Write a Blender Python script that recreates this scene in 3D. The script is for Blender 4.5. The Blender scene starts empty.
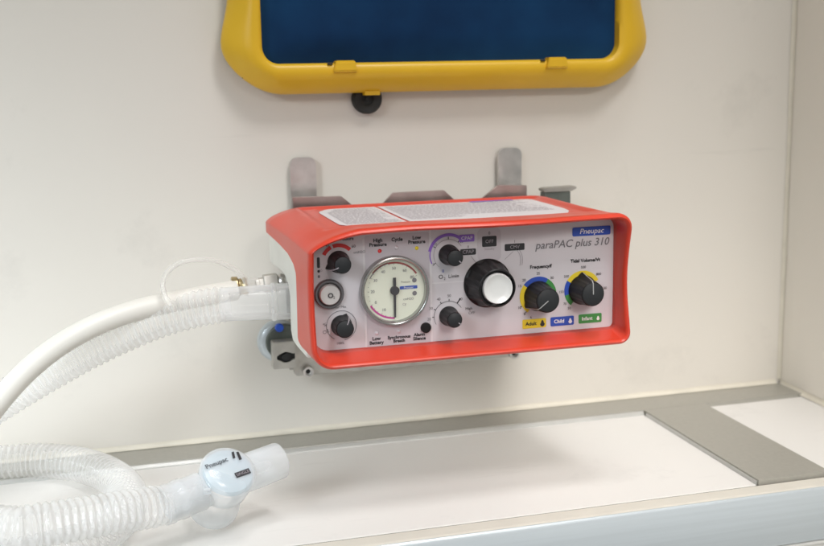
import bpy, bmesh, math, random
from mathutils import Vector, Matrix
random.seed(7)
PI = math.pi
scene = bpy.context.scene
COL = scene.collection

# ------------------------------------------------------------------ camera
cam_d = bpy.data.cameras.new('camera')
cam = bpy.data.objects.new('camera', cam_d)
COL.objects.link(cam)
scene.camera = cam
cam_d.sensor_width = 36.0
cam_d.lens = 1100.0 / 824.0 * 36.0
cam_d.clip_start = 0.02
cam_d.clip_end = 50
_r = Vector((0.96382294, -0.26587743, -0.01882923))
_u = Vector((0.06528701, 0.16699819, 0.98379328))
_f = Vector((0.25842398, 0.94943183, -0.17831503))
_m = Matrix(((_r.x, _u.x, -_f.x), (_r.y, _u.y, -_f.y), (_r.z, _u.z, -_f.z))).to_4x4()
_m.translation = (-0.20234551, -0.77501729, 0.26246636)
cam.matrix_world = _m
cam_d.dof.use_dof = True
cam_d.dof.focus_distance = 0.655
cam_d.dof.aperture_fstop = 9.0

# ------------------------------------------------------------------ world and lamps
world = bpy.data.worlds.new('World')
scene.world = world
world.use_nodes = True
wb = world.node_tree.nodes['Background']
wb.inputs['Color'].default_value = (0.98, 1.0, 0.96, 1)
wb.inputs['Strength'].default_value = 0.33


def lamp(name, loc, target, sx, sy, power, col, spread=180):
    d = bpy.data.lights.new(name, 'AREA')
    d.shape = 'RECTANGLE'
    d.size = sx
    d.size_y = sy
    d.energy = power
    d.color = col
    d.spread = math.radians(spread)
    o = bpy.data.objects.new(name, d)
    COL.objects.link(o)
    o.location = loc
    o.rotation_euler = (Vector(target) - Vector(loc)).to_track_quat('-Z', 'Y').to_euler()
    return o


lamp('ceiling_lamp', (0.26, -1.00, 1.45), (0.0, 0.0, 0.10), 0.30, 0.30, 7.6, (1.0, 0.98, 0.975))
lamp('shelf_lamp', (0.05, -0.46, 1.25), (0.02, -0.20, 0.0), 0.42, 0.22, 0.30, (1.0, 0.995, 0.985), 42)
lamp('front_lamp', (0.22, -1.35, 0.62), (0.16, 0.0, -0.12), 0.40, 0.40, 0.36, (1.0, 0.95, 0.90), 27)
lamp('window_light', (-0.95, -0.80, 0.45), (-0.34, 0.0, -0.08), 0.5, 0.5, 1.02, (0.87, 0.945, 1.0), 38)

scene.view_settings.view_transform = 'Standard'
scene.view_settings.look = 'None'
scene.view_settings.exposure = 0.06
scene.view_settings.gamma = 1.0
scene.render.engine = 'CYCLES'
scene.cycles.transparent_max_bounces = 40
scene.cycles.max_bounces = 10

# ------------------------------------------------------------------ materials


def mat(name, col, rough=0.5, metal=0.0, spec=0.5, noise=0.0, nscale=40.0, bump=0.0, bscale=200.0,
        rvar=0.0, coat=0.0, bdist=0.0005, stretch=None, scuff=None):
    m = bpy.data.materials.new(name)
    m.use_nodes = True
    nt = m.node_tree
    p = nt.nodes['Principled BSDF']
    p.inputs['Base Color'].default_value = (*col, 1)
    p.inputs['Roughness'].default_value = rough
    p.inputs['Metallic'].default_value = metal
    p.inputs['Specular IOR Level'].default_value = spec
    p.inputs['Coat Weight'].default_value = coat
    p.inputs['Coat Roughness'].default_value = 0.12
    tc = nt.nodes.new('ShaderNodeTexCoord')
    src = tc.outputs['Object']
    if stretch:
        mp = nt.nodes.new('ShaderNodeMapping')
        mp.inputs['Scale'].default_value = stretch
        nt.links.new(src, mp.inputs['Vector'])
        src = mp.outputs['Vector']
    if noise or rvar:
        n = nt.nodes.new('ShaderNodeTexNoise')
        n.inputs['Scale'].default_value = nscale
        n.inputs['Detail'].default_value = 6
        nt.links.new(src, n.inputs['Vector'])
        if noise:
            mr = nt.nodes.new('ShaderNodeMapRange')
            mr.inputs['From Min'].default_value = 0.25
            mr.inputs['From Max'].default_value = 0.75
            mr.inputs['To Min'].default_value = 1 - noise
            mr.inputs['To Max'].default_value = 1 + noise * 0.5
            nt.links.new(n.outputs['Fac'], mr.inputs['Value'])
            mx = nt.nodes.new('ShaderNodeMix')
            mx.data_type = 'RGBA'
            mx.blend_type = 'MULTIPLY'
            mx.inputs['Factor'].default_value = 1
            mx.inputs[6].default_value = (*col, 1)
            nt.links.new(mr.outputs['Result'], mx.inputs[7])
            last = mx.outputs[2]
            if scuff:
                # faint smears and scratches: two differently stretched noises, thresholded
                for st, th, am in (((1.0, 1.0, 1.0), scuff[1], scuff[2]), ((0.35, 4.0, 5.0), scuff[1] + 0.05, scuff[2] * 1.6)):
                    mp2 = nt.nodes.new('ShaderNodeMapping')
                    mp2.inputs['Scale'].default_value = st
                    mp2.inputs['Rotation'].default_value = (0.3, 0.5, 0.2)
                    nt.links.new(tc.outputs['Object'], mp2.inputs['Vector'])
                    ns = nt.nodes.new('ShaderNodeTexNoise')
                    ns.inputs['Scale'].default_value = scuff[0]
                    ns.inputs['Detail'].default_value = 9
                    ns.inputs['Roughness'].default_value = 0.68
                    nt.links.new(mp2.outputs['Vector'], ns.inputs['Vector'])
                    mrs = nt.nodes.new('ShaderNodeMapRange')
                    mrs.inputs['From Min'].default_value = th - 0.06
                    mrs.inputs['From Max'].default_value = th + 0.08
                    mrs.inputs['To Min'].default_value = 1.0
                    mrs.inputs['To Max'].default_value = 1.0 - am
                    nt.links.new(ns.outputs['Fac'], mrs.inputs['Value'])
                    mm = nt.nodes.new('ShaderNodeMix')
                    mm.data_type = 'RGBA'
                    mm.blend_type = 'MULTIPLY'
                    mm.inputs['Factor'].default_value = 1
                    nt.links.new(last, mm.inputs[6])
                    nt.links.new(mrs.outputs['Result'], mm.inputs[7])
                    last = mm.outputs[2]
            nt.links.new(last, p.inputs['Base Color'])
        if rvar:
            mr2 = nt.nodes.new('ShaderNodeMapRange')
            mr2.inputs['To Min'].default_value = max(0.02, rough - rvar)
            mr2.inputs['To Max'].default_value = rough + rvar
            nt.links.new(n.outputs['Fac'], mr2.inputs['Value'])
            nt.links.new(mr2.outputs['Result'], p.inputs['Roughness'])
    if bump:
        b = nt.nodes.new('ShaderNodeBump')
        b.inputs['Strength'].default_value = bump
        b.inputs['Distance'].default_value = bdist
        n2 = nt.nodes.new('ShaderNodeTexNoise')
        n2.inputs['Scale'].default_value = bscale
        n2.inputs['Detail'].default_value = 3
        nt.links.new(src, n2.inputs['Vector'])
        nt.links.new(n2.outputs['Fac'], b.inputs['Height'])
        nt.links.new(b.outputs['Normal'], p.inputs['Normal'])
    return m


def clear_mat(name, col, a_face, a_edge, rough=0.12, blend=0.35, spec=0.6):
    """thin-walled milky plastic: see-through face on, denser at grazing angles (longer path through the wall)"""
    m = bpy.data.materials.new(name)
    m.use_nodes = True
    nt = m.node_tree
    p = nt.nodes['Principled BSDF']
    p.inputs['Base Color'].default_value = (*col, 1)
    p.inputs['Roughness'].default_value = rough
    p.inputs['Specular IOR Level'].default_value = spec
    p.inputs['Subsurface Weight'].default_value = 0.0
    lw = nt.nodes.new('ShaderNodeLayerWeight')
    lw.inputs['Blend'].default_value = blend
    mr = nt.nodes.new('ShaderNodeMapRange')
    mr.inputs['To Min'].default_value = a_face
    mr.inputs['To Max'].default_value = a_edge
    nt.links.new(lw.outputs['Facing'], mr.inputs['Value'])
    nt.links.new(mr.outputs['Result'], p.inputs['Alpha'])
    return m


M = {}
M['wall'] = mat('wall_paint', (0.75, 0.715, 0.655), 0.42, scuff=(9, 0.64, 0.09), noise=0.03, nscale=5, bump=0.10, bscale=60, rvar=0.08)
M['wall_side'] = mat('side_wall_paint_brightened', (0.90, 0.865, 0.80), 0.45, noise=0.03, nscale=5, bump=0.10, bscale=60)  # back wall's paint with a lighter colour, making up for missing light
M['sealant'] = mat('sealant', (0.74, 0.70, 0.60), 0.4, noise=0.08, nscale=60, bump=0.3, bscale=90)
M['shelf_white'] = mat('shelf_laminate', (0.80, 0.785, 0.76), 0.38, scuff=(16, 0.62, 0.10), noise=0.025, nscale=8, bump=0.06, bscale=500, rvar=0.08)
M['shelf_grey'] = mat('grey_anodised_trim', (0.42, 0.41, 0.37), 0.36, metal=0.35, noise=0.06, nscale=300, bump=0.08, bscale=900)
M['lip'] = mat('trim_lip', (0.62, 0.62, 0.60), 0.3, metal=0.4, noise=0.08, nscale=60)
M['edge_cream'] = mat('edge_strip', (0.70, 0.67, 0.60), 0.4, noise=0.06, nscale=60)
M['fascia'] = mat('brushed_fascia', (0.58, 0.635, 0.67), 0.32, metal=0.35, noise=0.05, nscale=30, stretch=(0.3, 20, 20), rvar=0.06)
M['joint'] = mat('joint_dirt_and_shade', (0.10, 0.085, 0.06), 0.8, noise=0.3, nscale=90)  # dirt in the joints, also stands in for shade in the shelf gap
M['red'] = mat('red_plastic', (0.68, 0.052, 0.024), 0.32, noise=0.07, nscale=22, bump=0.10, bscale=1100, rvar=0.08, bdist=0.0002)
M['white_plastic'] = mat('white_plastic', (0.80, 0.80, 0.75), 0.42, noise=0.05, nscale=50, bump=0.08, bscale=900, bdist=0.0002)
M['panel'] = mat('panel_film', (0.63, 0.605, 0.635), 0.30, noise=0.03, nscale=30, rvar=0.06)
M['panel_dark'] = mat('panel_film_field', (0.55, 0.515, 0.55), 0.30, noise=0.03, nscale=30, rvar=0.06)
M['panel_light'] = mat('panel_film_band', (0.70, 0.68, 0.70), 0.30, noise=0.02, nscale=30)
M['black'] = mat('black_plastic', (0.009, 0.009, 0.010), 0.42, spec=0.35, noise=0.2, nscale=80, bump=0.12, bscale=900, bdist=0.0002)
M['knob_cap'] = mat('knob_end_cap', (0.022, 0.024, 0.027), 0.5, spec=0.4, noise=0.2, nscale=120, bump=0.1, bscale=1200, bdist=0.0001)
M['rubber'] = mat('black_rubber', (0.012, 0.012, 0.012), 0.6, noise=0.25, nscale=90)
M['ink'] = mat('black_ink', (0.022, 0.022, 0.026), 0.5)
M['ink_grey'] = mat('grey_ink', (0.17, 0.165, 0.18), 0.5)
M['ink_pale'] = mat('pale_grey_ink', (0.33, 0.30, 0.33), 0.5)
M['ink_white'] = mat('white_ink', (0.80, 0.80, 0.80), 0.5)
M['pointer'] = mat('pointer_paint', (0.36, 0.36, 0.36), 0.5)
M['print_faint'] = mat('faint_print', (0.40, 0.36, 0.39), 0.5)
M['ink_red'] = mat('red_ink', (0.62, 0.03, 0.03), 0.5)
M['ink_darkred'] = mat('dark_red_ink', (0.30, 0.035, 0.03), 0.5)
M['ink_magenta'] = mat('magenta_ink', (0.55, 0.04, 0.28), 0.5)
M['ink_purple'] = mat('purple_ink', (0.26, 0.13, 0.55), 0.5)
M['ink_blue'] = mat('blue_ink', (0.025, 0.075, 0.42), 0.45)
M['ink_yellow'] = mat('yellow_ink', (0.75, 0.58, 0.03), 0.45)
M['ink_green'] = mat('green_ink', (0.05, 0.26, 0.06), 0.45)
M['led_red'] = mat('red_lens', (0.70, 0.03, 0.03), 0.2)
M['led_yellow'] = mat('yellow_lens', (0.75, 0.62, 0.04), 0.2)
M['led_clear'] = mat('clear_lens', (0.62, 0.58, 0.62), 0.15)
M['dial'] = mat('dial_face', (0.78, 0.80, 0.67), 0.5, noise=0.03, nscale=40)
M['steel'] = mat('brushed_steel', (0.70, 0.68, 0.66), 0.34, metal=0.95, noise=0.14, nscale=120, rvar=0.12, bump=0.08, bscale=300)
M['steel_dull'] = mat('dull_steel', (0.46, 0.44, 0.41), 0.45, metal=0.9, noise=0.2, nscale=90, rvar=0.1, bump=0.12, bscale=240)
M['steel_bright'] = mat('polished_steel', (0.50, 0.43, 0.41), 0.36, metal=1.0, noise=0.15, nscale=90, rvar=0.08, bump=0.05, bscale=160)
M['zinc'] = mat('zinc_casting', (0.55, 0.53, 0.49), 0.42, metal=0.75, noise=0.16, nscale=140, bump=0.25, bscale=400)
M['brass'] = mat('nickel_brass', (0.52, 0.42, 0.24), 0.3, metal=1.0, noise=0.22, nscale=160)
M['dark_metal'] = mat('dark_metal', (0.16, 0.18, 0.165), 0.45, metal=0.6, noise=0.2, nscale=120)
M['silver_button'] = mat('silver_button', (0.78, 0.74, 0.73), 0.25, metal=0.5, noise=0.04, nscale=60)
M['ring_grey'] = mat('ring_grey', (0.20, 0.19, 0.20), 0.28, metal=0.7, noise=0.1, nscale=60)
M['chrome'] = mat('bezel_chrome', (0.42, 0.42, 0.41), 0.25, metal=0.85, noise=0.1, nscale=60)
M['cap_white'] = mat('white_cap', (0.82, 0.82, 0.81), 0.25, metal=0.15, noise=0.03, nscale=80)
M['yellow'] = mat('yellow_plastic', (0.78, 0.475, 0.018), 0.36, noise=0.06, nscale=25, bump=0.15, bscale=700, rvar=0.08, bdist=0.0003)
M['hose_white'] = mat('hose_white', (0.82, 0.795, 0.735), 0.38, noise=0.03, nscale=30, bump=0.05, bscale=500)
M['label'] = mat('label_paper', (0.74, 0.71, 0.73), 0.45, noise=0.03, nscale=30)
M['blue_cap'] = mat('blue_plug', (0.02, 0.10, 0.62), 0.35)
M['clear_hose'] = clear_mat('clear_corrugated', (0.90, 0.90, 0.89), 0.24, 0.58, rough=0.15, blend=0.40, spec=0.8)
M['clear_cuff'] = clear_mat('clear_cuff', (0.88, 0.89, 0.90), 0.20, 0.72, rough=0.14)
M['clear_valve'] = clear_mat('clear_valve', (0.84, 0.88, 0.91), 0.22, 0.85, rough=0.08)
M['clear_blue'] = clear_mat('pale_blue_diaphragm', (0.56, 0.73, 0.84), 0.50, 0.90, rough=0.12)
M['clear_thin'] = clear_mat('clear_tubing', (0.86, 0.84, 0.80), 0.22, 0.85, rough=0.12)
M['glass'] = clear_mat('gauge_glass', (0.95, 0.95, 0.95), 0.03, 0.35, rough=0.04)

# blue woven fabric
fm = bpy.data.materials.new('blue_fabric')
fm.use_nodes = True
_nt = fm.node_tree
_p = _nt.nodes['Principled BSDF']
_p.inputs['Roughness'].default_value = 0.75
_p.inputs['Specular IOR Level'].default_value = 0.12
_tc = _nt.nodes.new('ShaderNodeTexCoord')
_n = _nt.nodes.new('ShaderNodeTexNoise')
_n.inputs['Scale'].default_value = 14
_n.inputs['Detail'].default_value = 6
_nt.links.new(_tc.outputs['Object'], _n.inputs['Vector'])
_cr = _nt.nodes.new('ShaderNodeValToRGB')
_cr.color_ramp.elements[0].position = 0.3
_cr.color_ramp.elements[0].color = (0.0035, 0.022, 0.070, 1)
_cr.color_ramp.elements[1].position = 0.75
_cr.color_ramp.elements[1].color = (0.008, 0.055, 0.150, 1)
_nt.links.new(_n.outputs['Fac'], _cr.inputs['Fac'])
_nt.links.new(_cr.outputs['Color'], _p.inputs['Base Color'])
_w1 = _nt.nodes.new('ShaderNodeTexWave')
_w1.inputs['Scale'].default_value = 520
_w1.bands_direction = 'X'
_w2 = _nt.nodes.new('ShaderNodeTexWave')
_w2.inputs['Scale'].default_value = 520
_w2.bands_direction = 'Z'
_ad = _nt.nodes.new('ShaderNodeMath')
_ad.operation = 'ADD'
for _w, _i in ((_w1, 0), (_w2, 1)):
    _nt.links.new(_tc.outputs['Object'], _w.inputs['Vector'])
    _nt.links.new(_w.outputs['Fac'], _ad.inputs[_i])
_b = _nt.nodes.new('ShaderNodeBump')
_b.inputs['Strength'].default_value = 0.35
_b.inputs['Distance'].default_value = 0.0003
_nt.links.new(_ad.outputs[0], _b.inputs['Height'])
_nt.links.new(_b.outputs['Normal'], _p.inputs['Normal'])
M['fabric'] = fm

# ------------------------------------------------------------------ mesh helpers


def obj(name, me, m, parent=None, smooth=False, angle=None):
    """one mesh object; meshes are written in world coordinates relative to the parent's location"""
    o = bpy.data.objects.new(name, me)
    COL.objects.link(o)
    if m is not None and not me.materials:
        me.materials.append(m)
    if smooth:
        for p in me.polygons:
            p.use_smooth = True
        if angle is not None:
            me.set_sharp_from_angle(angle=math.radians(angle))
    if parent:
        o.parent = parent
        w = Vector((0, 0, 0))
        q = parent
        while q:
            w += q.location
            q = q.parent
        me.transform(Matrix.Translation(-w))
    return o


def mesh(verts, faces, name='m'):
    me = bpy.data.meshes.new(name)
    me.from_pydata([tuple(v) for v in verts], [], faces)
    bm = bmesh.new()
    bm.from_mesh(me)
    bmesh.ops.recalc_face_normals(bm, faces=bm.faces)
    bm.to_mesh(me)
    bm.free()
    return me


def empty(name, loc, label, cat, group=None):
    o = bpy.data.objects.new(name, None)
    o.empty_display_size = 0.02
    COL.objects.link(o)
    o.location = loc
    return tag(o, label, cat, group)


def tag(o, label=None, cat=None, group=None, kind=None):
    if label:
        o['label'] = label
    if cat:
        o['category'] = cat
    if group:
        o['group'] = group
    if kind:
        o['kind'] = kind
    return o


def box(a, b, bevel=0.0, seg=2):
    bm = bmesh.new()
    bmesh.ops.create_cube(bm, size=1.0)
    a = Vector(a)
    b = Vector(b)
    for v in bm.verts:
        v.co = Vector((a[i] + (v.co[i] + 0.5) * (b[i] - a[i]) for i in range(3)))
    if bevel:
        bmesh.ops.bevel(bm, geom=list(bm.edges), offset=bevel, segments=seg, affect='EDGES', profile=0.6)
    bmesh.ops.recalc_face_normals(bm, faces=bm.faces)
    me = bpy.data.meshes.new('box')
    bm.to_mesh(me)
    bm.free()
    return me


def prism(pts, axis, a, b, bevel=0.0, seg=2):
    """polygon pts extruded along axis from a to b. axis y: pts=(x,z); x: (y,z); z: (x,y)"""
    def mk(p, t):
        if axis == 'y':
            return Vector((p[0], t, p[1]))
        if axis == 'x':
            return Vector((t, p[0], p[1]))
        return Vector((p[0], p[1], t))
    bm = bmesh.new()
    n = len(pts)
    v0 = [bm.verts.new(mk(p, a)) for p in pts]
    v1 = [bm.verts.new(mk(p, b)) for p in pts]
    bm.faces.new(v0)
    bm.faces.new(v1[::-1])
    for i in range(n):
        bm.faces.new((v0[i], v1[i], v1[(i + 1) % n], v0[(i + 1) % n]))
    if bevel:
        bmesh.ops.bevel(bm, geom=list(bm.edges), offset=bevel, segments=seg, affect='EDGES')
    bmesh.ops.recalc_face_normals(bm, faces=bm.faces)
    me = bpy.data.meshes.new('prism')
    bm.to_mesh(me)
    bm.free()
    return me


def frame_of(axis):
    a = Vector(axis).normalized()
    t = Vector((0, 0, 1)) if abs(a.z) < 0.9 else Vector((1, 0, 0))
    u = t.cross(a).normalized()
    v = a.cross(u).normalized()
    return a, u, v


def lathe(prof, origin, axis, seg=40, up=None, rfun=None):
    """prof: list of (r, h) along axis; rfun(angle, r, h) may change the radius"""
    o = Vector(origin)
    a, u, v = frame_of(axis)
    verts, faces, rings = [], [], []
    for r, h in prof:
        if r <= 1e-7:
            rings.append([len(verts)])
            verts.append(o + a * h)
        else:
            k = []
            for i in range(seg):
                t = 2 * PI * i / seg
                rr = rfun(t, r, h) if rfun else r
                k.append(len(verts))
                verts.append(o + a * h + (u * math.cos(t) + v * math.sin(t)) * rr)
            rings.append(k)
    for p, q in zip(rings, rings[1:]):
        if len(p) == 1 and len(q) == 1:
            continue
        for i in range(seg):
            j = (i + 1) % seg
            if len(p) == 1:
                faces.append((p[0], q[i], q[j]))
            elif len(q) == 1:
                faces.append((p[i], p[j], q[0]))
            else:
                faces.append((p[i], p[j], q[j], q[i]))
    return mesh(verts, faces)


def catmull(pts, step):
    P = [Vector(p) for p in pts]
    P = [P[0] * 2 - P[1]] + P + [P[-1] * 2 - P[-2]]
    out = []
    for i in range(1, len(P) - 2):
        p0, p1, p2, p3 = P[i - 1:i + 3]
        for k in range(40):
            t = k / 40
            out.append(0.5 * ((2 * p1) + (p2 - p0) * t + (2 * p0 - 5 * p1 + 4 * p2 - p3) * t * t
                              + (3 * p1 - p0 - 3 * p2 + p3) * t ** 3))
    out.append(P[-2])
    # resample evenly
    acc = [0.0]
    for a, b in zip(out, out[1:]):
        acc.append(acc[-1] + (b - a).length)
    n = max(2, int(acc[-1] / step))
    res, j = [], 0
    for k in range(n + 1):
        s = acc[-1] * k / n
        while j < len(acc) - 2 and acc[j + 1] < s:
            j += 1
        d = acc[j + 1] - acc[j]
        res.append(out[j].lerp(out[j + 1], (s - acc[j]) / d if d > 0 else 0))
    return res, acc[-1]


def relax(path, n):
    for _ in range(n):
        path = [path[0]] + [(path[i - 1] + path[i] * 2 + path[i + 1]) / 4 for i in range(1, len(path) - 1)] + [path[-1]]
    return path


def sweep(path, rad, seg=20, caps=True):
    n = len(path)
    verts, faces = [], []
    T = [(path[min(i + 1, n - 1)] - path[max(i - 1, 0)]).normalized() for i in range(n)]
    _, u, _v = frame_of(T[0])
    for i in range(n):
        u = (u - T[i] * u.dot(T[i])).normalized()
        v = T[i].cross(u)
        r = rad(i) if callable(rad) else rad
        for k in range(seg):
            t = 2 * PI * k / seg
            verts.append(path[i] + (u * math.cos(t) + v * math.sin(t)) * r)
    for i in range(n - 1):
        for k in range(seg):
            j = (k + 1) % seg
            faces.append((i * seg + k, i * seg + j, (i + 1) * seg + j, (i + 1) * seg + k))
    if caps:
        faces.append(tuple(range(seg)))
        faces.append(tuple(range((n - 1) * seg, n * seg)))
    return mesh(verts, faces)


def interp(x, xs, ys):
    if x <= xs[0]:
        return ys[0]
    for a, b, c, d in zip(xs, xs[1:], ys, ys[1:]):
        if x <= b:
            return c + (d - c) * (x - a) / (b - a)
    return ys[-1]


def sstep(a, b, x):
    t = min(1, max(0, (x - a) / (b - a)))
    return t * t * (3 - 2 * t)


# ------------------------------------------------------------------ the setting: walls and shelf
XR = 0.3245          # inner face of the right hand wall
wall = obj('wall_back', box((-1.3, 0.0, -0.5), (XR + 0.03, 0.03, 1.0)), M['wall'])
tag(wall, 'off-white painted back wall behind the red ventilator', kind='structure')
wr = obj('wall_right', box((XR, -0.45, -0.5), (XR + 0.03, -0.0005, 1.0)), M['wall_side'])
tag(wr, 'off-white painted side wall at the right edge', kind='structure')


def bead(name, a, b, d1, d2, r, parent, seed):
    """quarter-round sealant bead from a to b, d1 and d2 point onto the two faces; slightly uneven"""
    rnd = random.Random(seed)
    a = Vector(a)
    b = Vector(b)
    d1 = Vector(d1)
    d2 = Vector(d2)
    n = max(8, int((b - a).length / 0.006))
    verts, faces = [], []
    prof = [(0, 1), (0.12, 0.55), (0.3, 0.3), (0.55, 0.12), (1, 0), (0, 0)]
    w = 0.0
    for i in range(n + 1):
        w = 0.9 * w + rnd.uniform(-0.045, 0.045)
        rr = r * (1 + w)
        for p in prof:
            verts.append(a.lerp(b, i / n) + d1 * (p[0] * rr) + d2 * (p[1] * rr))
    k = len(prof)
    for i in range(n):
        for j in range(k):
            faces.append((i * k + j, i * k + (j + 1) % k, (i + 1) * k + (j + 1) % k, (i + 1) * k + j))
    return obj(name, mesh(verts, faces), M['sealant'], parent, smooth=True, angle=60)


bead('sealant_bead', (-1.2, -0.0003, 0.0035), (XR - 0.004, -0.0003, 0.0035), (0, -1, 0), (0, 0, 1), 0.0032, wall, 1)
bead('sealant_bead', (XR - 0.0003, -0.0004, 0.006), (XR - 0.0003, -0.0004, 0.9), (-1, 0, 0), (0, -1, 0), 0.0024, wall, 2)
bead('sealant_bead', (XR - 0.0003, -0.002, 0.0022), (XR - 0.0003, -0.2, 0.0002), (-1, 0, 0), (0, 0, 1), 0.0036, wr, 3)

shelf = bpy.data.objects.new('shelf', None)
COL.objects.link(shelf)
tag(shelf, 'white shelf with grey metal trim below the ventilator', kind='structure')
SY = -0.1900
TH = 0.0032
obj('base_board', box((-1.2, -0.2055, -0.030), (XR - 0.0005, -0.0005, -0.0062)), M['joint'], shelf)
obj('white_panel', box((-1.2, SY + 0.0006, -0.006), (0.1822, -0.0345, 0.0), 0.0006), M['shelf_white'], shelf)
obj('white_panel', box((0.2362, SY + 0.0006, -0.006), (XR - 0.001, -0.0345, 0.0012), 0.0006), M['shelf_white'], shelf)
tr = obj('back_trim', box((-1.2, -0.0332, -0.006), (XR - 0.001, -0.001, TH), 0.0007), M['shelf_grey'], shelf)
obj('trim_lip', prism([(-0.0362, -0.004), (-0.0334, -0.004), (-0.0334, TH - 0.0006), (-0.0345, TH - 0.0008), (-0.0362, 0.0009)], 'x', -1.2, 0.1818), M['lip'], tr)
obj('trim_lip', prism([(-0.0362, -0.004), (-0.0334, -0.004), (-0.0334, TH - 0.0006), (-0.0345, TH - 0.0008), (-0.0362, 0.0014)], 'x', 0.2364, XR - 0.006), M['shelf_grey'], tr)
cs = obj('cross_trim', box((0.1836, SY + 0.0004, -0.006), (0.2358, -0.0333, TH - 0.00015)), M['shelf_grey'], shelf)
obj('trim_lip', prism([(0.1822, -0.004), (0.1834, -0.004), (0.1834, TH - 0.0012), (0.1828, TH - 0.0014), (0.1824, 0.0007)], 'y', SY + 0.002, -0.0375), M['lip'], cs)
obj('front_strip', prism([(-0.2058, -0.010), (-0.1915, -0.010), (-0.1915, -0.0003), (-0.1922, 0.0004), (-0.2030, 0.0006), (-0.2050, 0.0002), (-0.2058, -0.0006)], 'x', -1.2, XR - 0.001), M['edge_cream'], shelf)
obj('gap_shade_strip', box((-1.2, -0.1913, -0.006), (XR - 0.0012, -0.1897, -0.0005)), M['joint'], shelf)  # dark strip added in the gap to draw its line of shade
fa = obj('fascia', prism([(-0.2062, 0.0008), (-0.2078, 0.0012), (-0.2088, -0.0004), (-0.2092, -0.0320), (-0.2085, -0.0338), (-0.2062, -0.0338)], 'x', -1.2, XR - 0.0012), M['fascia'], shelf, smooth=True, angle=35)
obj('fascia_ridge', prism([(-0.2064, -0.0342), (-0.2098, -0.0342), (-0.2106, -0.0352), (-0.2106, -0.0366), (-0.2064, -0.0366)], 'x', -1.2, XR - 0.0012), M['lip'], fa)
obj('lower_front', box((-1.2, -0.2070, -0.30), (XR - 0.0014, -0.19, -0.0385)), M['shelf_white'], shelf)

# ------------------------------------------------------------------ ventilator
VC = Vector((0.0, -0.11, 0.0955))
vent = empty('ventilator', VC, 'red and white portable ventilator with knobs and round gauge, hung on the wall', 'ventilator')
YP = -0.155           # face of the control panel

SEC_Y = [-0.1735, -0.1720, -0.1690, -0.1600, -0.1200, -0.0600, -0.0450]
SEC = {  # value at each of SEC_Y (front to back)
    'L': [-0.0972, -0.0978, -0.0983, -0.0988, -0.1010, -0.1045, -0.1045],
    'R': [0.1004, 0.1012, 0.1015, 0.1006, 0.0995, 0.0990, 0.0983],
    'B': [0.0965, 0.0958, 0.0955, 0.0962, 0.0975, 0.0985, 0.0990],
    'T': [0.1764, 0.1772, 0.1775, 0.1768, 0.1764, 0.1764, 0.1756],
}
RAD = {'TL': [0.0130, 0.0130, 0.0130, 0.0122, 0.0105, 0.0090, 0.0090], 'TX': [0.032, 0.032, 0.032, 0.031, 0.027, 0.024, 0.024], 'TR': [0.011, 0.011, 0.011, 0.012, 0.012, 0.012, 0.012],
       'BR': [0.008] * 7, 'BL': [0.013, 0.013, 0.013, 0.012, 0.010, 0.009, 0.009]}
NC = 8


def sec(key, y):
    t = SEC if key in SEC else RAD
    return interp(y, SEC_Y, t[key])


def outline(p):
    """rounded rectangle; p has L R B T TL TR BR BL. returns list of (x, z, side, u). starts bottom left going up the left side"""
    L, R, B, T = p['L'], p['R'], p['B'], p['T']
    out = []

    def corner(cx, cz, r, a0, rx=None):
        n = NC * 2 if rx else NC
        for i in range(n + 1):
            a = a0 - (PI / 2) * i / n
            c, d = math.cos(a), math.sin(a)
            if rx:      # flatter, with a soft crease at each end
                c = -abs(c) ** 1.3
                d = abs(d) ** 1.3
            out.append((cx + (rx or r) * c, cz + r * d, 'c', i / n))
    # left side, bottom to top, packed towards the top where the cut-out runs
    z0, z1 = B + p['BL'], T - p['TL']
    NL = 26
    corner(L + p['BL'], B + p['BL'], p['BL'], 1.5 * PI)
    for i in range(1, NL):
        u = i / NL
        u = 1 - (1 - u) ** 1.5
        out.append((L, z0 + (z1 - z0) * u, 'L', u))
    corner(L + p['TX'], T - p['TL'], p['TL'], PI, p['TX'])
    x0, x1 = L + p['TX'], R - p['TR']
    NT = 90
    for i in range(1, NT):
        out.append((x0 + (x1 - x0) * i / NT, T, 'T', i / NT))
    corner(R - p['TR'], T - p['TR'], p['TR'], PI / 2)
    z1, z0 = T - p['TR'], B + p['BR']
    for i in range(1, 20):
        out.append((R, z1 + (z0 - z1) * i / 20, 'R', i / 20))
    corner(R - p['BR'], B + p['BR'], p['BR'], 0)
    x1, x0 = R - p['BR'], L + p['BL']
    for i in range(1, 24):
        out.append((x1 + (x0 - x1) * i / 24, B, 'B', i / 24))
    return out


def params(y, inset=0.0):
    d = {k: sec(k, y) for k in ('L', 'R', 'B', 'T', 'TL', 'TX', 'TR', 'BR', 'BL')}
    d['L'] += inset
    d['R'] -= inset
    d['B'] += inset
    d['T'] -= inset
    for k in ('TL', 'TX', 'TR', 'BR', 'BL'):
        d[k] = max(0.002, d[k] - inset)
    return d


CUT_Z = [0.096, 0.1006, 0.106, 0.125, 0.1470, 0.1525, 0.1560, 0.1578, 0.1586, 0.1592]
CUT_Y = [-0.146, -0.142, -0.1350, -0.1362, -0.1370, -0.1300, -0.115, -0.090, -0.062, -0.046]
base_out = outline(params(-0.12))
NP = len(base_out)


def back_y(i):
    x, z, s, u = base_out[i]
    if s == 'T':
        return -0.0455
    if s == 'B':
        return -0.140
    if x < 0 and i < 60 or s == 'R' or (s == 'c'):
        return interp(z, CUT_Z, CUT_Y)
    return -0.0455


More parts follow.
